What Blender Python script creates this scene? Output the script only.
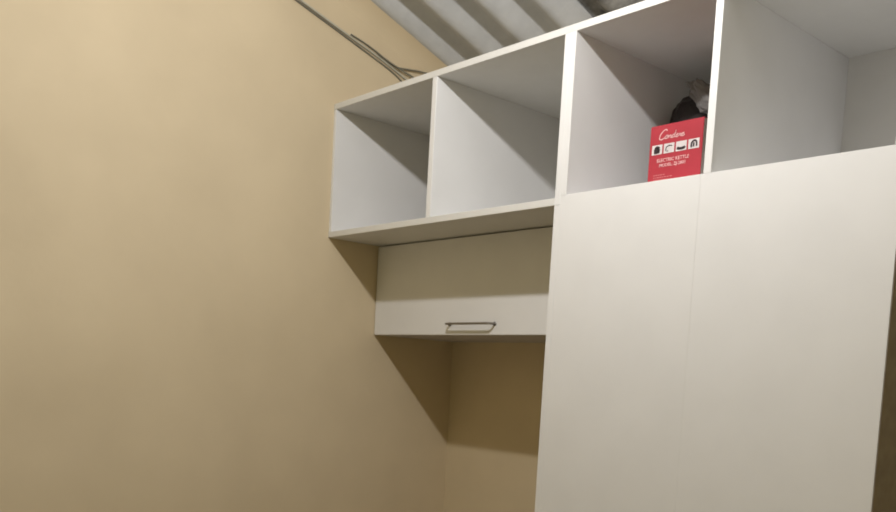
import bpy, bmesh, math, random
from mathutils import Vector, Matrix, noise

# ------------------------------------------------------------------ clear
for o in list(bpy.data.objects):
    bpy.data.objects.remove(o, do_unlink=True)
scene = bpy.context.scene
COL = scene.collection

ZT = 2.30            # height of the cabinet tops above the floor

# ------------------------------------------------------------------ camera
F, CX, CY = 896.3021, 431.3961, 448.0418
YAW, PITCH, ROLL = 0.8497, -0.0783, 0.0553
CAM = Vector((2.2167, -1.502, -0.7705 + ZT))
ca, sa, cb, sb, cc, sc = (math.cos(YAW), math.sin(YAW), math.cos(PITCH),
                          math.sin(PITCH), math.cos(ROLL), math.sin(ROLL))
fwd = Vector((-sa * cb, ca * cb, sb))
rgt = Vector((ca, sa, 0))
upv = rgt.cross(fwd)
r2 = cc * rgt + sc * upv
u2 = -sc * rgt + cc * upv
cam_data = bpy.data.cameras.new('camera')
cam_data.sensor_fit = 'HORIZONTAL'
cam_data.sensor_width = 36.0
cam_data.lens = 36.0 * F / 896.0
cam_data.shift_x = (448.0 - CX) / 896.0
cam_data.shift_y = (CY - 256.0) / 896.0
cam_data.clip_start = 0.02
# the phone is focused a little short of the cabinets
cam_data.dof.use_dof = True
cam_data.dof.focus_distance = 1.0
cam_data.dof.aperture_fstop = 14.0
cam = bpy.data.objects.new('camera', cam_data)
cam.matrix_world = Matrix(((r2.x, u2.x, -fwd.x, CAM.x),
                           (r2.y, u2.y, -fwd.y, CAM.y),
                           (r2.z, u2.z, -fwd.z, CAM.z),
                           (0, 0, 0, 1)))
COL.objects.link(cam)
scene.camera = cam

# ------------------------------------------------------------------ light
w = bpy.data.worlds.new('world')
scene.world = w
w.use_nodes = True
w.node_tree.nodes['Background'].inputs[0].default_value = (0.02, 0.022, 0.025, 1)
w.node_tree.nodes['Background'].inputs[1].default_value = 1.0

# the room's one bulb, hanging below the roof in front of the cabinets
BULB = (1.21, -0.743, ZT + 0.307)
ld = bpy.data.lights.new('ceiling_bulb_light', 'POINT')
ld.energy = 40.0
ld.color = (1.0, 0.985, 0.975)
ld.shadow_soft_size = 0.022
lo = bpy.data.objects.new('ceiling_bulb_light', ld)
lo.location = BULB
COL.objects.link(lo)

scene.view_settings.view_transform = 'Standard'
scene.view_settings.look = 'None'
scene.view_settings.gamma = 1.0
scene.view_settings.use_curve_mapping = False
scene.view_settings.exposure = 0.0


# ------------------------------------------------------------------ materials
def new_mat(name):
    m = bpy.data.materials.new(name)
    m.use_nodes = True
    nt = m.node_tree
    return m, nt, nt.nodes['Principled BSDF']


def noisy(name, c1, c2, scale=6.0, rough=0.6, bump=0.0, bscale=80.0, detail=5.0,
          lo=0.35, hi=0.65, spec=0.3, metal=0.0, stretch=None):
    """Two-tone procedural material with optional fine relief (object space)."""
    m, nt, b = new_mat(name)
    N, L = nt.nodes, nt.links
    tc = N.new('ShaderNodeTexCoord')
    src = tc.outputs['Object']
    if stretch:
        mp = N.new('ShaderNodeMapping')
        mp.inputs['Scale'].default_value = stretch
        L.new(src, mp.inputs['Vector'])
        src = mp.outputs['Vector']
    n = N.new('ShaderNodeTexNoise')
    n.inputs['Scale'].default_value = scale
    n.inputs['Detail'].default_value = detail
    L.new(src, n.inputs['Vector'])
    r = N.new('ShaderNodeValToRGB')
    r.color_ramp.elements[0].position = lo
    r.color_ramp.elements[1].position = hi
    r.color_ramp.elements[0].color = (*c1, 1)
    r.color_ramp.elements[1].color = (*c2, 1)
    L.new(n.outputs['Fac'], r.inputs['Fac'])
    L.new(r.outputs['Color'], b.inputs['Base Color'])
    b.inputs['Roughness'].default_value = rough
    b.inputs['Metallic'].default_value = metal
    b.inputs['Specular IOR Level'].default_value = spec
    if bump > 0:
        n2 = N.new('ShaderNodeTexNoise')
        n2.inputs['Scale'].default_value = bscale
        n2.inputs['Detail'].default_value = 4
        L.new(src, n2.inputs['Vector'])
        bp = N.new('ShaderNodeBump')
        bp.inputs['Strength'].default_value = bump
        bp.inputs['Distance'].default_value = 0.004
        L.new(n2.outputs['Fac'], bp.inputs['Height'])
        L.new(bp.outputs['Normal'], b.inputs['Normal'])
    return m


M_WALL = noisy('beige_wall_paint', (0.675, 0.560, 0.382), (0.745, 0.622, 0.428),
               scale=2.6, rough=0.75, bump=0.12, bscale=38, spec=0.25)
M_WALL2 = noisy('bounce_tint_wall_paint', (0.70, 0.62, 0.33), (0.74, 0.655, 0.36),  # yellow chosen to tint light bounced off the unseen walls
                scale=2.2, rough=0.75, bump=0.12, bscale=38, spec=0.25)
M_WHITE = noisy('white_melamine', (0.825, 0.82, 0.815), (0.85, 0.845, 0.84),
                scale=9, rough=0.36, bump=0.02, bscale=240, spec=0.35)
M_EDGE = noisy('white_edge_banding', (0.74, 0.73, 0.70), (0.76, 0.75, 0.72),
               scale=20, rough=0.4, spec=0.4)
M_BACK = noisy('white_backing_board', (0.74, 0.73, 0.71), (0.77, 0.76, 0.74),
               scale=12, rough=0.55, spec=0.25)
M_ROOF = noisy('grey_fibre_cement', (0.55, 0.56, 0.565), (0.65, 0.66, 0.665),
               scale=14, rough=0.9, bump=0.3, bscale=90, spec=0.1, lo=0.3, hi=0.7)
M_ROOF2 = noisy('sooty_fibre_cement', (0.10, 0.10, 0.095), (0.42, 0.41, 0.39),
                scale=16, rough=0.9, bump=0.4, bscale=70, spec=0.1, lo=0.35, hi=0.68)
M_BROWN = noisy('shade_brown_sheet', (0.29, 0.25, 0.22), (0.34, 0.30, 0.26), scale=30, rough=0.8, bump=0.1, bscale=120)  # dark brown that puts shade into the wardrobe side
M_FLOOR = noisy('cement_floor', (0.40, 0.375, 0.34), (0.46, 0.43, 0.39),
                scale=4, rough=0.7, bump=0.15, bscale=50)
M_STEEL = noisy('brushed_nickel', (0.28, 0.26, 0.24), (0.34, 0.32, 0.30), scale=60,
                rough=0.35, metal=1.0, stretch=(1, 12, 12))
M_RED = noisy('red_printed_card', (0.42, 0.036, 0.054), (0.46, 0.042, 0.062),
              scale=18, rough=0.45, spec=0.4)
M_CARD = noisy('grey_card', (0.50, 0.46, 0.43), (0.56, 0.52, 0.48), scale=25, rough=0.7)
M_PINK = noisy('pale_print', (0.80, 0.46, 0.46), (0.84, 0.50, 0.50), scale=30, rough=0.5)
M_TINY = noisy('faded_pink_print', (0.60, 0.17, 0.18), (0.64, 0.20, 0.21), scale=30, rough=0.5)
M_TILE = noisy('white_print', (0.68, 0.62, 0.62), (0.74, 0.68, 0.68), scale=30, rough=0.5)
M_INK = noisy('dark_print', (0.035, 0.025, 0.03), (0.06, 0.045, 0.05), scale=30, rough=0.5)
M_BLACK = noisy('black_plastic_film', (0.028, 0.024, 0.024), (0.045, 0.038, 0.038),
                scale=10, rough=0.4, bump=0.3, bscale=40)
M_FILM = noisy('grey_plastic_film', (0.17, 0.16, 0.155), (0.23, 0.22, 0.21), scale=12,
               rough=0.35, bump=0.3, bscale=45)
M_CABD = noisy('dark_cable_and_shadow', (0.18, 0.17, 0.135), (0.22, 0.21, 0.17), scale=40, rough=0.5)  # also colours the tube drawn as a cable shadow
M_CABL = noisy('light_grey_cable', (0.50, 0.47, 0.38), (0.56, 0.53, 0.44), scale=40, rough=0.5)


# ------------------------------------------------------------------ helpers
def link(name, bm, mats, parent=None, smooth=False, loc=None):
    bmesh.ops.recalc_face_normals(bm, faces=bm.faces)
    me = bpy.data.meshes.new(name)
    bm.to_mesh(me)
    bm.free()
    for m in (mats if isinstance(mats, (list, tuple)) else [mats]):
        me.materials.append(m)
    if smooth:
        for p in me.polygons:
            p.use_smooth = True
    o = bpy.data.objects.new(name, me)
    COL.objects.link(o)
    if parent:
        o.parent = parent
    if loc:
        o.location = loc
    return o


def thing(name, label, cat, loc, group=None):
    o = bpy.data.objects.new(name, None)
    o.empty_display_size = 0.1
    o.location = loc
    COL.objects.link(o)
    o['label'] = label
    o['category'] = cat
    if group:
        o['group'] = group
    return o


def tag(o, label, cat, group=None):
    o['label'] = label
    o['category'] = cat
    if group:
        o['group'] = group
    return o


def add_box(bm, x0, x1, y0, y1, z0, z1, bev=0.0):
    vs = [bm.verts.new((x, y, z)) for x in (x0, x1) for y in (y0, y1) for z in (z0, z1)]
    fs = [(0, 1, 3, 2), (4, 6, 7, 5), (0, 4, 5, 1), (2, 3, 7, 6), (0, 2, 6, 4), (1, 5, 7, 3)]
    faces = [bm.faces.new([vs[i] for i in f]) for f in fs]
    if bev > 0:
        edges = list({e for f in faces for e in f.edges})
        bmesh.ops.bevel(bm, geom=edges, offset=bev, segments=1, affect='EDGES', profile=0.5)


def box(name, x0, x1, y0, y1, z0, z1, mat, parent=None, bev=0.0006):
    """box given in scene coordinates (z relative to the cabinet top)"""
    off = parent.location if parent else Vector((0, 0, 0))
    if parent and parent.parent:
        off = off + parent.parent.location
    bm = bmesh.new()
    add_box(bm, x0 - off.x, x1 - off.x, y0 - off.y, y1 - off.y,
            z0 + ZT - off.z, z1 + ZT - off.z, bev)
    return link(name, bm, mat, parent)


def prism_x(name, poly, x0, x1, mat, parent=None):
    """polygon in (y, z rel. top) extruded along x"""
    off = parent.location if parent else Vector((0, 0, 0))
    bm = bmesh.new()
    a = [bm.verts.new((x0 - off.x, y - off.y, z + ZT - off.z)) for y, z in poly]
    b = [bm.verts.new((x1 - off.x, y - off.y, z + ZT - off.z)) for y, z in poly]
    bm.faces.new(a)
    bm.faces.new(b[::-1])
    n = len(poly)
    for i in range(n):
        bm.faces.new((a[i], a[(i + 1) % n], b[(i + 1) % n], b[i]))
    return link(name, bm, mat, parent)


def add_tube(bm, pts, rad, seg=8):
    pts = [Vector(p) for p in pts]
    rings = []
    for i, p in enumerate(pts):
        t = (pts[min(i + 1, len(pts) - 1)] - pts[max(i - 1, 0)]).normalized()
        ref = Vector((0, 0, 1)) if abs(t.z) < 0.9 else Vector((0, 1, 0))
        u = t.cross(ref).normalized()
        v = t.cross(u)
        r = rad[i] if isinstance(rad, (list, tuple)) else rad
        rings.append([bm.verts.new(p + r * (math.cos(2 * math.pi * k / seg) * u +
                                            math.sin(2 * math.pi * k / seg) * v)) for k in range(seg)])
    for a, b in zip(rings, rings[1:]):
        for k in range(seg):
            bm.faces.new((a[k], a[(k + 1) % seg], b[(k + 1) % seg], b[k]))
    bm.faces.new(rings[0][::-1])
    bm.faces.new(rings[-1])


def catmull(P, n=6):
    P = [Vector(p) for p in P]
    P = [2 * P[0] - P[1]] + P + [2 * P[-1] - P[-2]]
    out = []
    for i in range(1, len(P) - 2):
        for k in range(n):
            t = k / n
            out.append(0.5 * ((2 * P[i]) + (P[i + 1] - P[i - 1]) * t +
                              (2 * P[i - 1] - 5 * P[i] + 4 * P[i + 1] - P[i + 2]) * t * t +
                              (3 * P[i] - P[i - 1] - 3 * P[i + 1] + P[i + 2]) * t ** 3))
    out.append(P[-2])
    return out


# ------------------------------------------------------------------ dimensions
H, T = 0.38, 0.016
D = 0.5156                      # wall behind the cabinets
X1A, X1B = 0.4351, 0.4544 - 0.002
X2, X2M, X2B = 0.8709, 0.8871, 0.9033
X3A, X3B = 1.2389, 1.2551
X4 = 1.6018
YF, ZF = 0.1838, -0.6488        # flap cabinet front / underside
ZP = -0.3598                    # top of the wardrobe doors
FL = -ZT                        # floor
XR, YB = 3.15, -2.9             # far right wall, wall behind the camera
RS, RZ = -0.34, 0.36            # roof fall and its height above the cabinet front


def roof_z(y):
    return RZ + RS * y


# ------------------------------------------------------------------ setting
def struct(o):
    o['kind'] = 'structure'
    return o


WT = 0.12
struct(prism_x('wall_left', [(YB - WT, FL), (D + WT, FL), (D + WT, roof_z(D + WT) + 0.07),
                             (YB - WT, roof_z(YB - WT) + 0.07)], -WT, 0.0, M_WALL))
struct(prism_x('wall_right', [(YB - WT, FL), (D + WT, FL), (D + WT, roof_z(D + WT) + 0.07),
                              (YB - WT, roof_z(YB - WT) + 0.07)], XR, XR + WT, M_WALL2))
struct(box('wall_back', 0, XR, D, D + WT, FL, roof_z(D) + 0.03, M_WALL, bev=0))
struct(box('wall_front', 0, XR, YB - WT, YB, FL, roof_z(YB) + 0.03, M_WALL2, bev=0))
struct(box('floor', -WT, XR + WT, YB - WT, D + WT, FL - 0.1, FL, M_FLOOR, bev=0))

# corrugated roof sheets seen from below: ridges run down the slope to the back wall
PITCHX, AMP, CREST = 0.1565, 0.026, 0.197
ceiling = bpy.data.objects.new('ceiling', None)
ceiling.location = (0, 0, ZT + RZ)
COL.objects.link(ceiling)
ceiling['kind'] = 'structure'


def roof_sheet(x0, x1, lift, mat):
    bm = bmesh.new()
    n = int(round((x1 - x0) / PITCHX * 20))
    y0, y1 = YB - 0.1, D + 0.1
    ny = 24
    th = 0.006
    rows = []
    for j in range(ny + 1):
        y = y0 + (y1 - y0) * j / ny
        lo, hi = [], []
        for i in range(n + 1):
            x = x0 + (x1 - x0) * i / n
            z = RS * y - AMP * math.cos(2 * math.pi * (x - CREST) / PITCHX) + lift
            lo.append(bm.verts.new((x, y, z)))
            hi.append(bm.verts.new((x, y, z + th)))
        rows.append((lo, hi))
    for (l0, h0), (l1, h1) in zip(rows, rows[1:]):
        for i in range(n):
            bm.faces.new((l0[i], l0[i + 1], l1[i + 1], l1[i]))
            bm.faces.new((h0[i], h1[i], h1[i + 1], h0[i + 1]))
        bm.faces.new((l0[0], l1[0], h1[0], h0[0]))
        bm.faces.new((l0[n], h0[n], h1[n], l1[n]))
    for l, h in (rows[0], rows[-1]):
        for i in range(n):
            bm.faces.new((l[i], h[i], h[i + 1], l[i + 1]))
    return link('roof_sheet', bm, mat, ceiling, smooth=True)


s1 = CREST + 2.37 * PITCHX
roof_sheet(-0.03, s1, 0.0, M_ROOF)
xs = s1 - 0.45 * PITCHX
lift = 0.008
k = 0
while xs < XR:
    xe = min(xs + 6.0 * PITCHX, XR + 0.03)
    roof_sheet(xs, xe, lift, M_ROOF2 if k == 0 else M_ROOF)
    xs = xe - 0.45 * PITCHX if xe < XR else XR + 1
    lift = 0.0 if lift else 0.008
    k += 1

# rough mortar fillet closing the gap between the left wall and the first ridge
bm = bmesh.new()
prev = None
for j in range(61):
    y = YB + (D - YB) * j / 60
    zr = roof_z(y) + ZT
    k1 = 0.006 * noise.noise(Vector((3.0, y * 9, 0)))
    k2 = 0.002 * noise.noise(Vector((8.0, y * 11, 0)))
    ring = [bm.verts.new((0.0, y, zr - 0.072 + k1)), bm.verts.new((0.006, y, zr - 0.056 + k1)),
            bm.verts.new((0.018, y, zr - 0.040 + k1)), bm.verts.new((0.034, y, zr - 0.028 + k2)),
            bm.verts.new((0.054 + k2, y, zr - 0.016))]
    if prev:
        for q in range(4):
            bm.faces.new((prev[q], prev[q + 1], ring[q + 1], ring[q]))
    prev = ring
struct(link('trim_1', bm, M_WALL, smooth=True))

# ------------------------------------------------------------------ open two-bay wall unit
G = 0.0006
wu = thing('wall_shelf_unit', 'white wall-hung shelf unit with two open bays, butting against the beige wall',
           'shelf unit', (0.44, 0.25, ZT - H))
box('top_panel', 0.001, X2M - 0.0002, 0, D - 0.006, -T, 0, M_EDGE, wu)
box('bottom_panel', 0.001, X2 - 0.0002, 0, D - 0.006, -H, -H + T, M_EDGE, wu)
box('side_panel', 0.001, T - 0.004, 0.0008, D - 0.006, -H + T, -T, M_WHITE, wu)
box('side_panel', X2, X2M - 0.0002, 0, D - 0.006, -H, -T, M_WHITE, wu)
box('divider', X1A, X1B, 0.0004, D - 0.006, -H + T, -T, M_WHITE, wu)
box('back_panel', 0.001, X2, D - 0.006, D - 0.001, -H, 0, M_BACK, wu)

# ------------------------------------------------------------------ flap cabinet below it
fc = thing('flap_cabinet', 'shallower white cabinet with a flap door and bar handle, hung under the two open bays',
           'cabinet', (0.44, 0.35, ZT + ZF))
box('side_panel', 0.004, 0.004 + T, YF + 0.0175, D - 0.006, ZF, -H - 0.0005, M_WHITE, fc)
box('side_panel', X2 - 0.001 - T, X2 - 0.001, YF + 0.0175, D - 0.006, ZF, -H - 0.0005, M_WHITE, fc)
box('bottom_panel', 0.004 + T, X2 - 0.001 - T, YF + 0.0175, D - 0.006, ZF, ZF + T, M_CARD, fc)  # grey instead of white, darkening the shaded underside through its colour
box('top_panel', 0.004 + T, X2 - 0.001 - T, YF + 0.0175, D - 0.006, -H - 0.0005 - T, -H - 0.0005, M_WHITE, fc)
box('back_panel', 0.004, X2 - 0.001, D - 0.006, D - 0.001, ZF, -H - 0.0005, M_BACK, fc)
fd = box('flap_door', 0.0035, X2 - 0.002, YF, YF + 0.016, ZF, -H - 0.0035, M_WHITE, fc)
# bow handle on the flap
hx0, hx1, hz, hh = 0.350, 0.525, -0.620, 0.021
bm = bmesh.new()
oy = fc.location
P = lambda x, y, z: (x - oy.x, y - oy.y, z + ZT - oy.z)
pts = catmull([P(hx0, YF, hz), P(hx0, YF - hh * 0.55, hz), P(hx0 + 0.004, YF - hh * 0.93, hz),
               P(hx0 + 0.014, YF - hh, hz), P((hx0 + hx1) / 2, YF - hh, hz), P(hx1 - 0.014, YF - hh, hz),
               P(hx1 - 0.004, YF - hh * 0.93, hz), P(hx1, YF - hh * 0.55, hz), P(hx1, YF, hz)], 5)
add_tube(bm, pts, 0.0032, 8)
for hx in (hx0, hx1):
    add_tube(bm, [P(hx, YF, hz), P(hx, YF - 0.003, hz)], 0.0055, 10)
hd = link('handle', bm, M_STEEL, fd, smooth=True)
hd['label'] = 'slim brushed metal bow handle'

# ------------------------------------------------------------------ wardrobe
wd = thing('wardrobe', 'tall white wardrobe with two plain flush doors and open top compartments',
           'wardrobe', (1.24, 0.25, 0))
DY = 0.0165          # door thickness plus gap


def notched(name, x0, x1):
    return prism_x(name, [(0, 0 - T), (0, ZP - 0.0008), (DY, ZP - 0.0008), (DY, FL + 0.0), (D - 0.006, FL + 0.0),
                          (D - 0.006, -T)], x0, x1, M_WHITE, wd)


notched('side_panel', X2M, X2B)
notched('side_panel', X4 - T, X4)
box('top_panel', X2M + 0.0002, X4, 0, D - 0.006, -T, 0, M_EDGE, wd)
box('divider', X3A, X3B, 0, D - 0.006, ZP, -T, M_WHITE, wd)
box('shelf', X2B, X4 - T, DY, D - 0.006, ZP - T, ZP, M_WHITE, wd)
box('base_panel', X2B, X4 - T, DY, D - 0.006, FL + 0.06, FL + 0.06 + T, M_WHITE, wd)
box('plinth', X2B, X4 - T, 0.05, 0.066, FL, FL + 0.06, M_WHITE, wd)
box('back_panel', X2M, X4, D - 0.006, D - 0.001, FL, 0, M_BACK, wd)
box('end_panel', X2, X2M - 0.0002, 0, D - 0.006, FL, -H - 0.0004, M_WHITE, wd)
box('end_panel', X4 + 0.0001, X4 + 0.0016, 0.0006, D - 0.006, FL, 0, M_BROWN, wd, 0.0002)['label'] = 'thin added brown sheet, shade of the unlit side in its colour'  # sheet added over the white side, carrying its shade as colour
XS = 1.2345
box('door', X2M + 0.0001, XS - 0.0001, 0, 0.016, FL + 0.05, ZP, M_WHITE, wd, 0.0001)
box('door', XS + 0.0001, X4, 0, 0.016, FL + 0.05, ZP, M_WHITE, wd, 0.0001)

# ------------------------------------------------------------------ red carton in the compartment
BX0, BX1, BY0, BY1, BZ0, BZ1 = 1.0905, 1.2125, 0.030, 0.150, ZP + 0.0006, -0.2440
bx = thing('cardboard_box', 'small red printed appliance carton standing in the open compartment above the wardrobe doors',
           'box', ((BX0 + BX1) / 2, (BY0 + BY1) / 2, BZ0 + ZT))
o0 = bx.location
bm = bmesh.new()
add_box(bm, BX0 - o0.x, BX1 - o0.x, BY0 - o0.y, BY1 - o0.y, 0, BZ1 - BZ0, 0.0012)
bm.normal_update()
for f in bm.faces:
    f.material_index = 1 if f.normal.x > 0.9 or f.normal.y > 0.9 else 0
body = link('carton', bm, [M_RED, M_CARD], bx)
body['label'] = 'red carton with a grey side panel'
BW, BH = BX1 - BX0, BZ1 - BZ0
FY = BY0 - o0.y - 0.0004        # print sits a hair proud of the front face


def fpos(u, v, lift=0.0):
    """front face coordinates, u 0..1 left to right, v 0..1 bottom to top"""
    return Vector((BX0 - o0.x + u * BW, FY - lift, v * BH))


# lid flaps on top
bm = bmesh.new()
add_box(bm, -BW / 2 + 0.001, BW / 2 - 0.001, BY0 - o0.y + 0.001, -0.0008, BH, BH + 0.0012, 0.0003)
link('lid_flap', bm, M_RED, bx)
bm = bmesh.new()
add_box(bm, -BW / 2 + 0.001, BW / 2 - 0.001, 0.0008, BY1 - o0.y - 0.001, BH, BH + 0.0012, 0.0003)
link('lid_flap', bm, M_RED, bx)


def ribbon(bm, pts, wdt, lift=0.0):
    """flat stroke on the front face through (u, v) points"""
    c = catmull([fpos(u, v, lift) for u, v in pts], 5)
    L = []
    for i, p in enumerate(c):
        t = (c[min(i + 1, len(c) - 1)] - c[max(i - 1, 0)]).normalized()
        n = Vector((-t.z, 0, t.x)) * wdt / 2
        L.append((bm.verts.new(p + n), bm.verts.new(p - n)))
    for a, b in zip(L, L[1:]):
        bm.faces.new((a[0], b[0], b[1], a[1]))


# brand lettering, joined script
bm = bmesh.new()
sx, sy, x0, y0 = 0.0113 / BW * 1.0, 0.0105 / BH, 0.18, 0.757


def stroke(pts, w_=0.0019):
    ribbon(bm, [(x0 + (x + 0.25 * y) * sx, y0 + y * sy) for x, y in pts], w_)


stroke([(1.25, 1.45), (1.0, 1.75), (0.55, 1.65), (0.05, 1.0), (0.0, 0.3), (0.4, 0.0), (0.95, 0.2), (1.2, 0.45)], 0.0022)
stroke([(1.2, 0.45), (1.35, 0.65), (1.55, 0.6), (1.6, 0.25), (1.4, 0.05), (1.2, 0.2), (1.25, 0.5), (1.5, 0.65), (1.85, 0.55)])
stroke([(1.85, 0.6), (1.85, 0.05), (2.0, 0.45), (2.25, 0.6), (2.35, 0.35), (2.35, 0.1), (2.55, 0.1)])
stroke([(3.05, 0.5), (2.8, 0.6), (2.6, 0.3), (2.7, 0.05), (2.95, 0.15), (3.1, 0.6), (3.1, 1.35), (3.08, 0.3), (3.3, 0.08)])
stroke([(3.3, 0.1), (3.5, 0.3), (3.75, 0.5), (3.65, 0.62), (3.45, 0.45), (3.45, 0.15), (3.7, 0.02), (4.0, 0.25)])
stroke([(4.0, 0.2), (4.1, 0.6), (4.15, 0.45), (4.4, 0.5), (4.35, 0.15), (4.55, 0.1)])
stroke([(4.5, 0.1), (4.65, 0.3), (4.9, 0.5), (4.8, 0.62), (4.6, 0.45), (4.6, 0.15), (4.85, 0.02), (5.2, 0.25)])
link('brand_lettering', bm, M_PINK, bx)

# four product picture tiles
tiles = [(0.055, 0.255), (0.285, 0.485), (0.515, 0.715), (0.745, 0.945)]
TV0, TV1 = 0.512, 0.676
pics = [
    [[(0.35, 0.1), (0.3, 0.6)], [(0.5, 0.1), (0.55, 0.7)], [(0.65, 0.15), (0.7, 0.55)], [(0.3, 0.6), (0.5, 0.75), (0.75, 0.6)]],
    [[(0.2, 0.25), (0.25, 0.6), (0.5, 0.75), (0.8, 0.7)], [(0.3, 0.2), (0.45, 0.22)]],
    [[(0.1, 0.3), (0.3, 0.2), (0.7, 0.2), (0.9, 0.32)], [(0.12, 0.38), (0.5, 0.3), (0.88, 0.38)]],
    [[(0.3, 0.15), (0.32, 0.6), (0.55, 0.8), (0.75, 0.65), (0.78, 0.2)], [(0.5, 0.2), (0.52, 0.6)]],
]
widths = [0.0052, 0.0018, 0.003, 0.0036]
for (u0, u1), strokes, wv in zip(tiles, pics, widths):
    bm = bmesh.new()
    vs = [bm.verts.new(fpos(u, v)) for u, v in ((u0, TV0), (u1, TV0), (u1, TV1), (u0, TV1))]
    bm.faces.new(vs)
    tl = link('picture_tile', bm, M_TILE, bx)
    bm = bmesh.new()
    for st in strokes:
        ribbon(bm, [(u0 + (u1 - u0) * a, TV0 + (TV1 - TV0) * b) for a, b in st], wv, 0.0004)
    link('picture', bm, M_INK, tl)


def text_part(name, body_, size, u, v, mat):
    cu = bpy.data.curves.new(name, 'FONT')
    cu.body = body_
    cu.size = size
    cu.align_x = 'CENTER'
    cu.resolution_u = 2
    cu.offset = size * 0.02
    tmp = bpy.data.objects.new('tmp_text', cu)
    COL.objects.link(tmp)
    bpy.context.view_layer.update()
    me = bpy.data.meshes.new_from_object(tmp.evaluated_get(bpy.context.evaluated_depsgraph_get()))
    bpy.data.objects.remove(tmp, do_unlink=True)
    me.materials.clear()
    me.materials.append(mat)
    p = fpos(u, v)
    for vv in me.vertices:
        x, y = vv.co.x, vv.co.y
        vv.co = Vector((p.x + x, p.y, p.z + y))
    o = bpy.data.objects.new(name, me)
    COL.objects.link(o)
    o.parent = bx
    return o


text_part('product_lettering', 'ELECTRIC KETTLE', 0.0093, 0.47, 0.375, M_PINK)
text_part('model_lettering', 'MODEL: ZJ-2801', 0.0088, 0.47, 0.290, M_PINK)
bm = bmesh.new()
rnd = random.Random(3)
for r, ln in enumerate((0.20, 0.34, 0.26)):
    u = 0.12
    while u < 0.12 + ln:
        du = rnd.uniform(0.02, 0.05)
        v = 0.145 - r * 0.042
        vs = [bm.verts.new(fpos(a, b)) for a, b in ((u, v), (u + du, v), (u + du, v + 0.02), (u, v + 0.02))]
        bm.faces.new(vs)
        u += du + 0.012
link('small_print', bm, M_TINY, bx)


# ------------------------------------------------------------------ crumpled bag behind the carton
def crumple(name, center, radii, seed, amp, mat, parent, base_z=None, sub=4, freq=9.0, power=1.0, rot=None):
    bm = bmesh.new()
    bmesh.ops.create_icosphere(bm, subdivisions=sub, radius=1.0)
    off = Vector((seed * 3.1, seed * 1.7, seed * 2.3))
    sg = lambda t: math.copysign(abs(t) ** power, t)
    c = Vector(center) - parent.location
    for v in bm.verts:
        d = v.co.normalized()
        p = Vector((sg(d.x) * radii[0], sg(d.y) * radii[1], sg(d.z) * radii[2]))
        n = noise.noise(p * freq + off) + 0.6 * abs(noise.noise(p * freq * 2.3 + off)) - 0.25
        p *= 1.0 + amp * n
        if rot:
            p = rot @ p
        p += c
        if base_z is not None:
            p.z = max(p.z, base_z - parent.location.z)
        v.co = p
    return link(name, bm, mat, parent)


bag = thing('plastic_bag', 'crumpled black plastic bag with a scrunched grey top, stuffed behind the red carton', 'bag',
            (1.06, 0.36, ZT + ZP))
crumple('body', (1.005, 0.345, ZT - 0.225), (0.088, 0.050, 0.136), 2, 0.24, M_BLACK, bag, ZT + ZP + 0.0005, 4, 14, 0.6)
gt = crumple('gathered_top', (1.070, 0.276, ZT - 0.126), (0.086, 0.024, 0.030), 5, 0.55, M_FILM, bag, None, 4, 24, 1.0,
             Matrix.Rotation(math.radians(36), 3, 'Y'))
gt['label'] = 'scrunched grey plastic top of the bag'

# ------------------------------------------------------------------ cables along the left wall
def cable(pts, rad, mat, label, name='electric_cable'):
    bm = bmesh.new()
    c = catmull([(x, y, z + ZT) for x, y, z in pts], 8)
    add_tube(bm, c, rad, 8)
    o = link(name, bm, mat, smooth=True)
    return tag(o, label, 'cable', 'cables under the roof on the beige wall')


def wl(y, dz=0.0):
    return 0.246 - 0.2988 * (y + 0.145) + dz


cable([(0.0032, -2.2, wl(-2.2)), (0.0032, -1.0, wl(-1.0, -0.004)), (0.0032, -0.145, wl(-0.145)),  # dark tube standing in for the shadow beside the light cable
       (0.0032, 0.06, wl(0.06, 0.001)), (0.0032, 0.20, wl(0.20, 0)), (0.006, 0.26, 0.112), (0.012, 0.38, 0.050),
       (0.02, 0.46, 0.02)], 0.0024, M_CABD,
      'dark line straight down the beige wall, cable shadow built as a tube')
cable([(0.0046, -2.2, wl(-2.2, 0.010)), (0.0046, -1.0, wl(-1.0, 0.007)), (0.0046, -0.145, wl(-0.145, 0.008)),
       (0.0046, 0.06, wl(0.06, 0.010)), (0.0046, 0.16, wl(0.16, 0.012)), (0.006, 0.26, 0.131), (0.012, 0.38, 0.080),
       (0.02, 0.47, 0.03)], 0.0032, M_CABL,
      'thicker light grey cable running above its shadow line on the beige wall')
cable([(0.0030, 0.045, 0.2075), (0.0035, 0.085, 0.199), (0.005, 0.14, 0.183), (0.006, 0.207, 0.160), (0.008, 0.26, 0.163),
       (0.010, 0.314, 0.169), (0.012, 0.42, 0.172)], 0.0024, M_CABD,
      'thin dark cable peeling off the bundle and bending towards the back wall')
cable([(0.012, 0.14, 0.177), (0.0125, 0.19, 0.162), (0.0125, 0.24, 0.151), (0.013, 0.285, 0.140), (0.014, 0.40, 0.095),
       (0.016, 0.48, 0.06)], 0.0026, M_CABD,
      'short dark cable dropping from the bundle behind the shelf unit top')
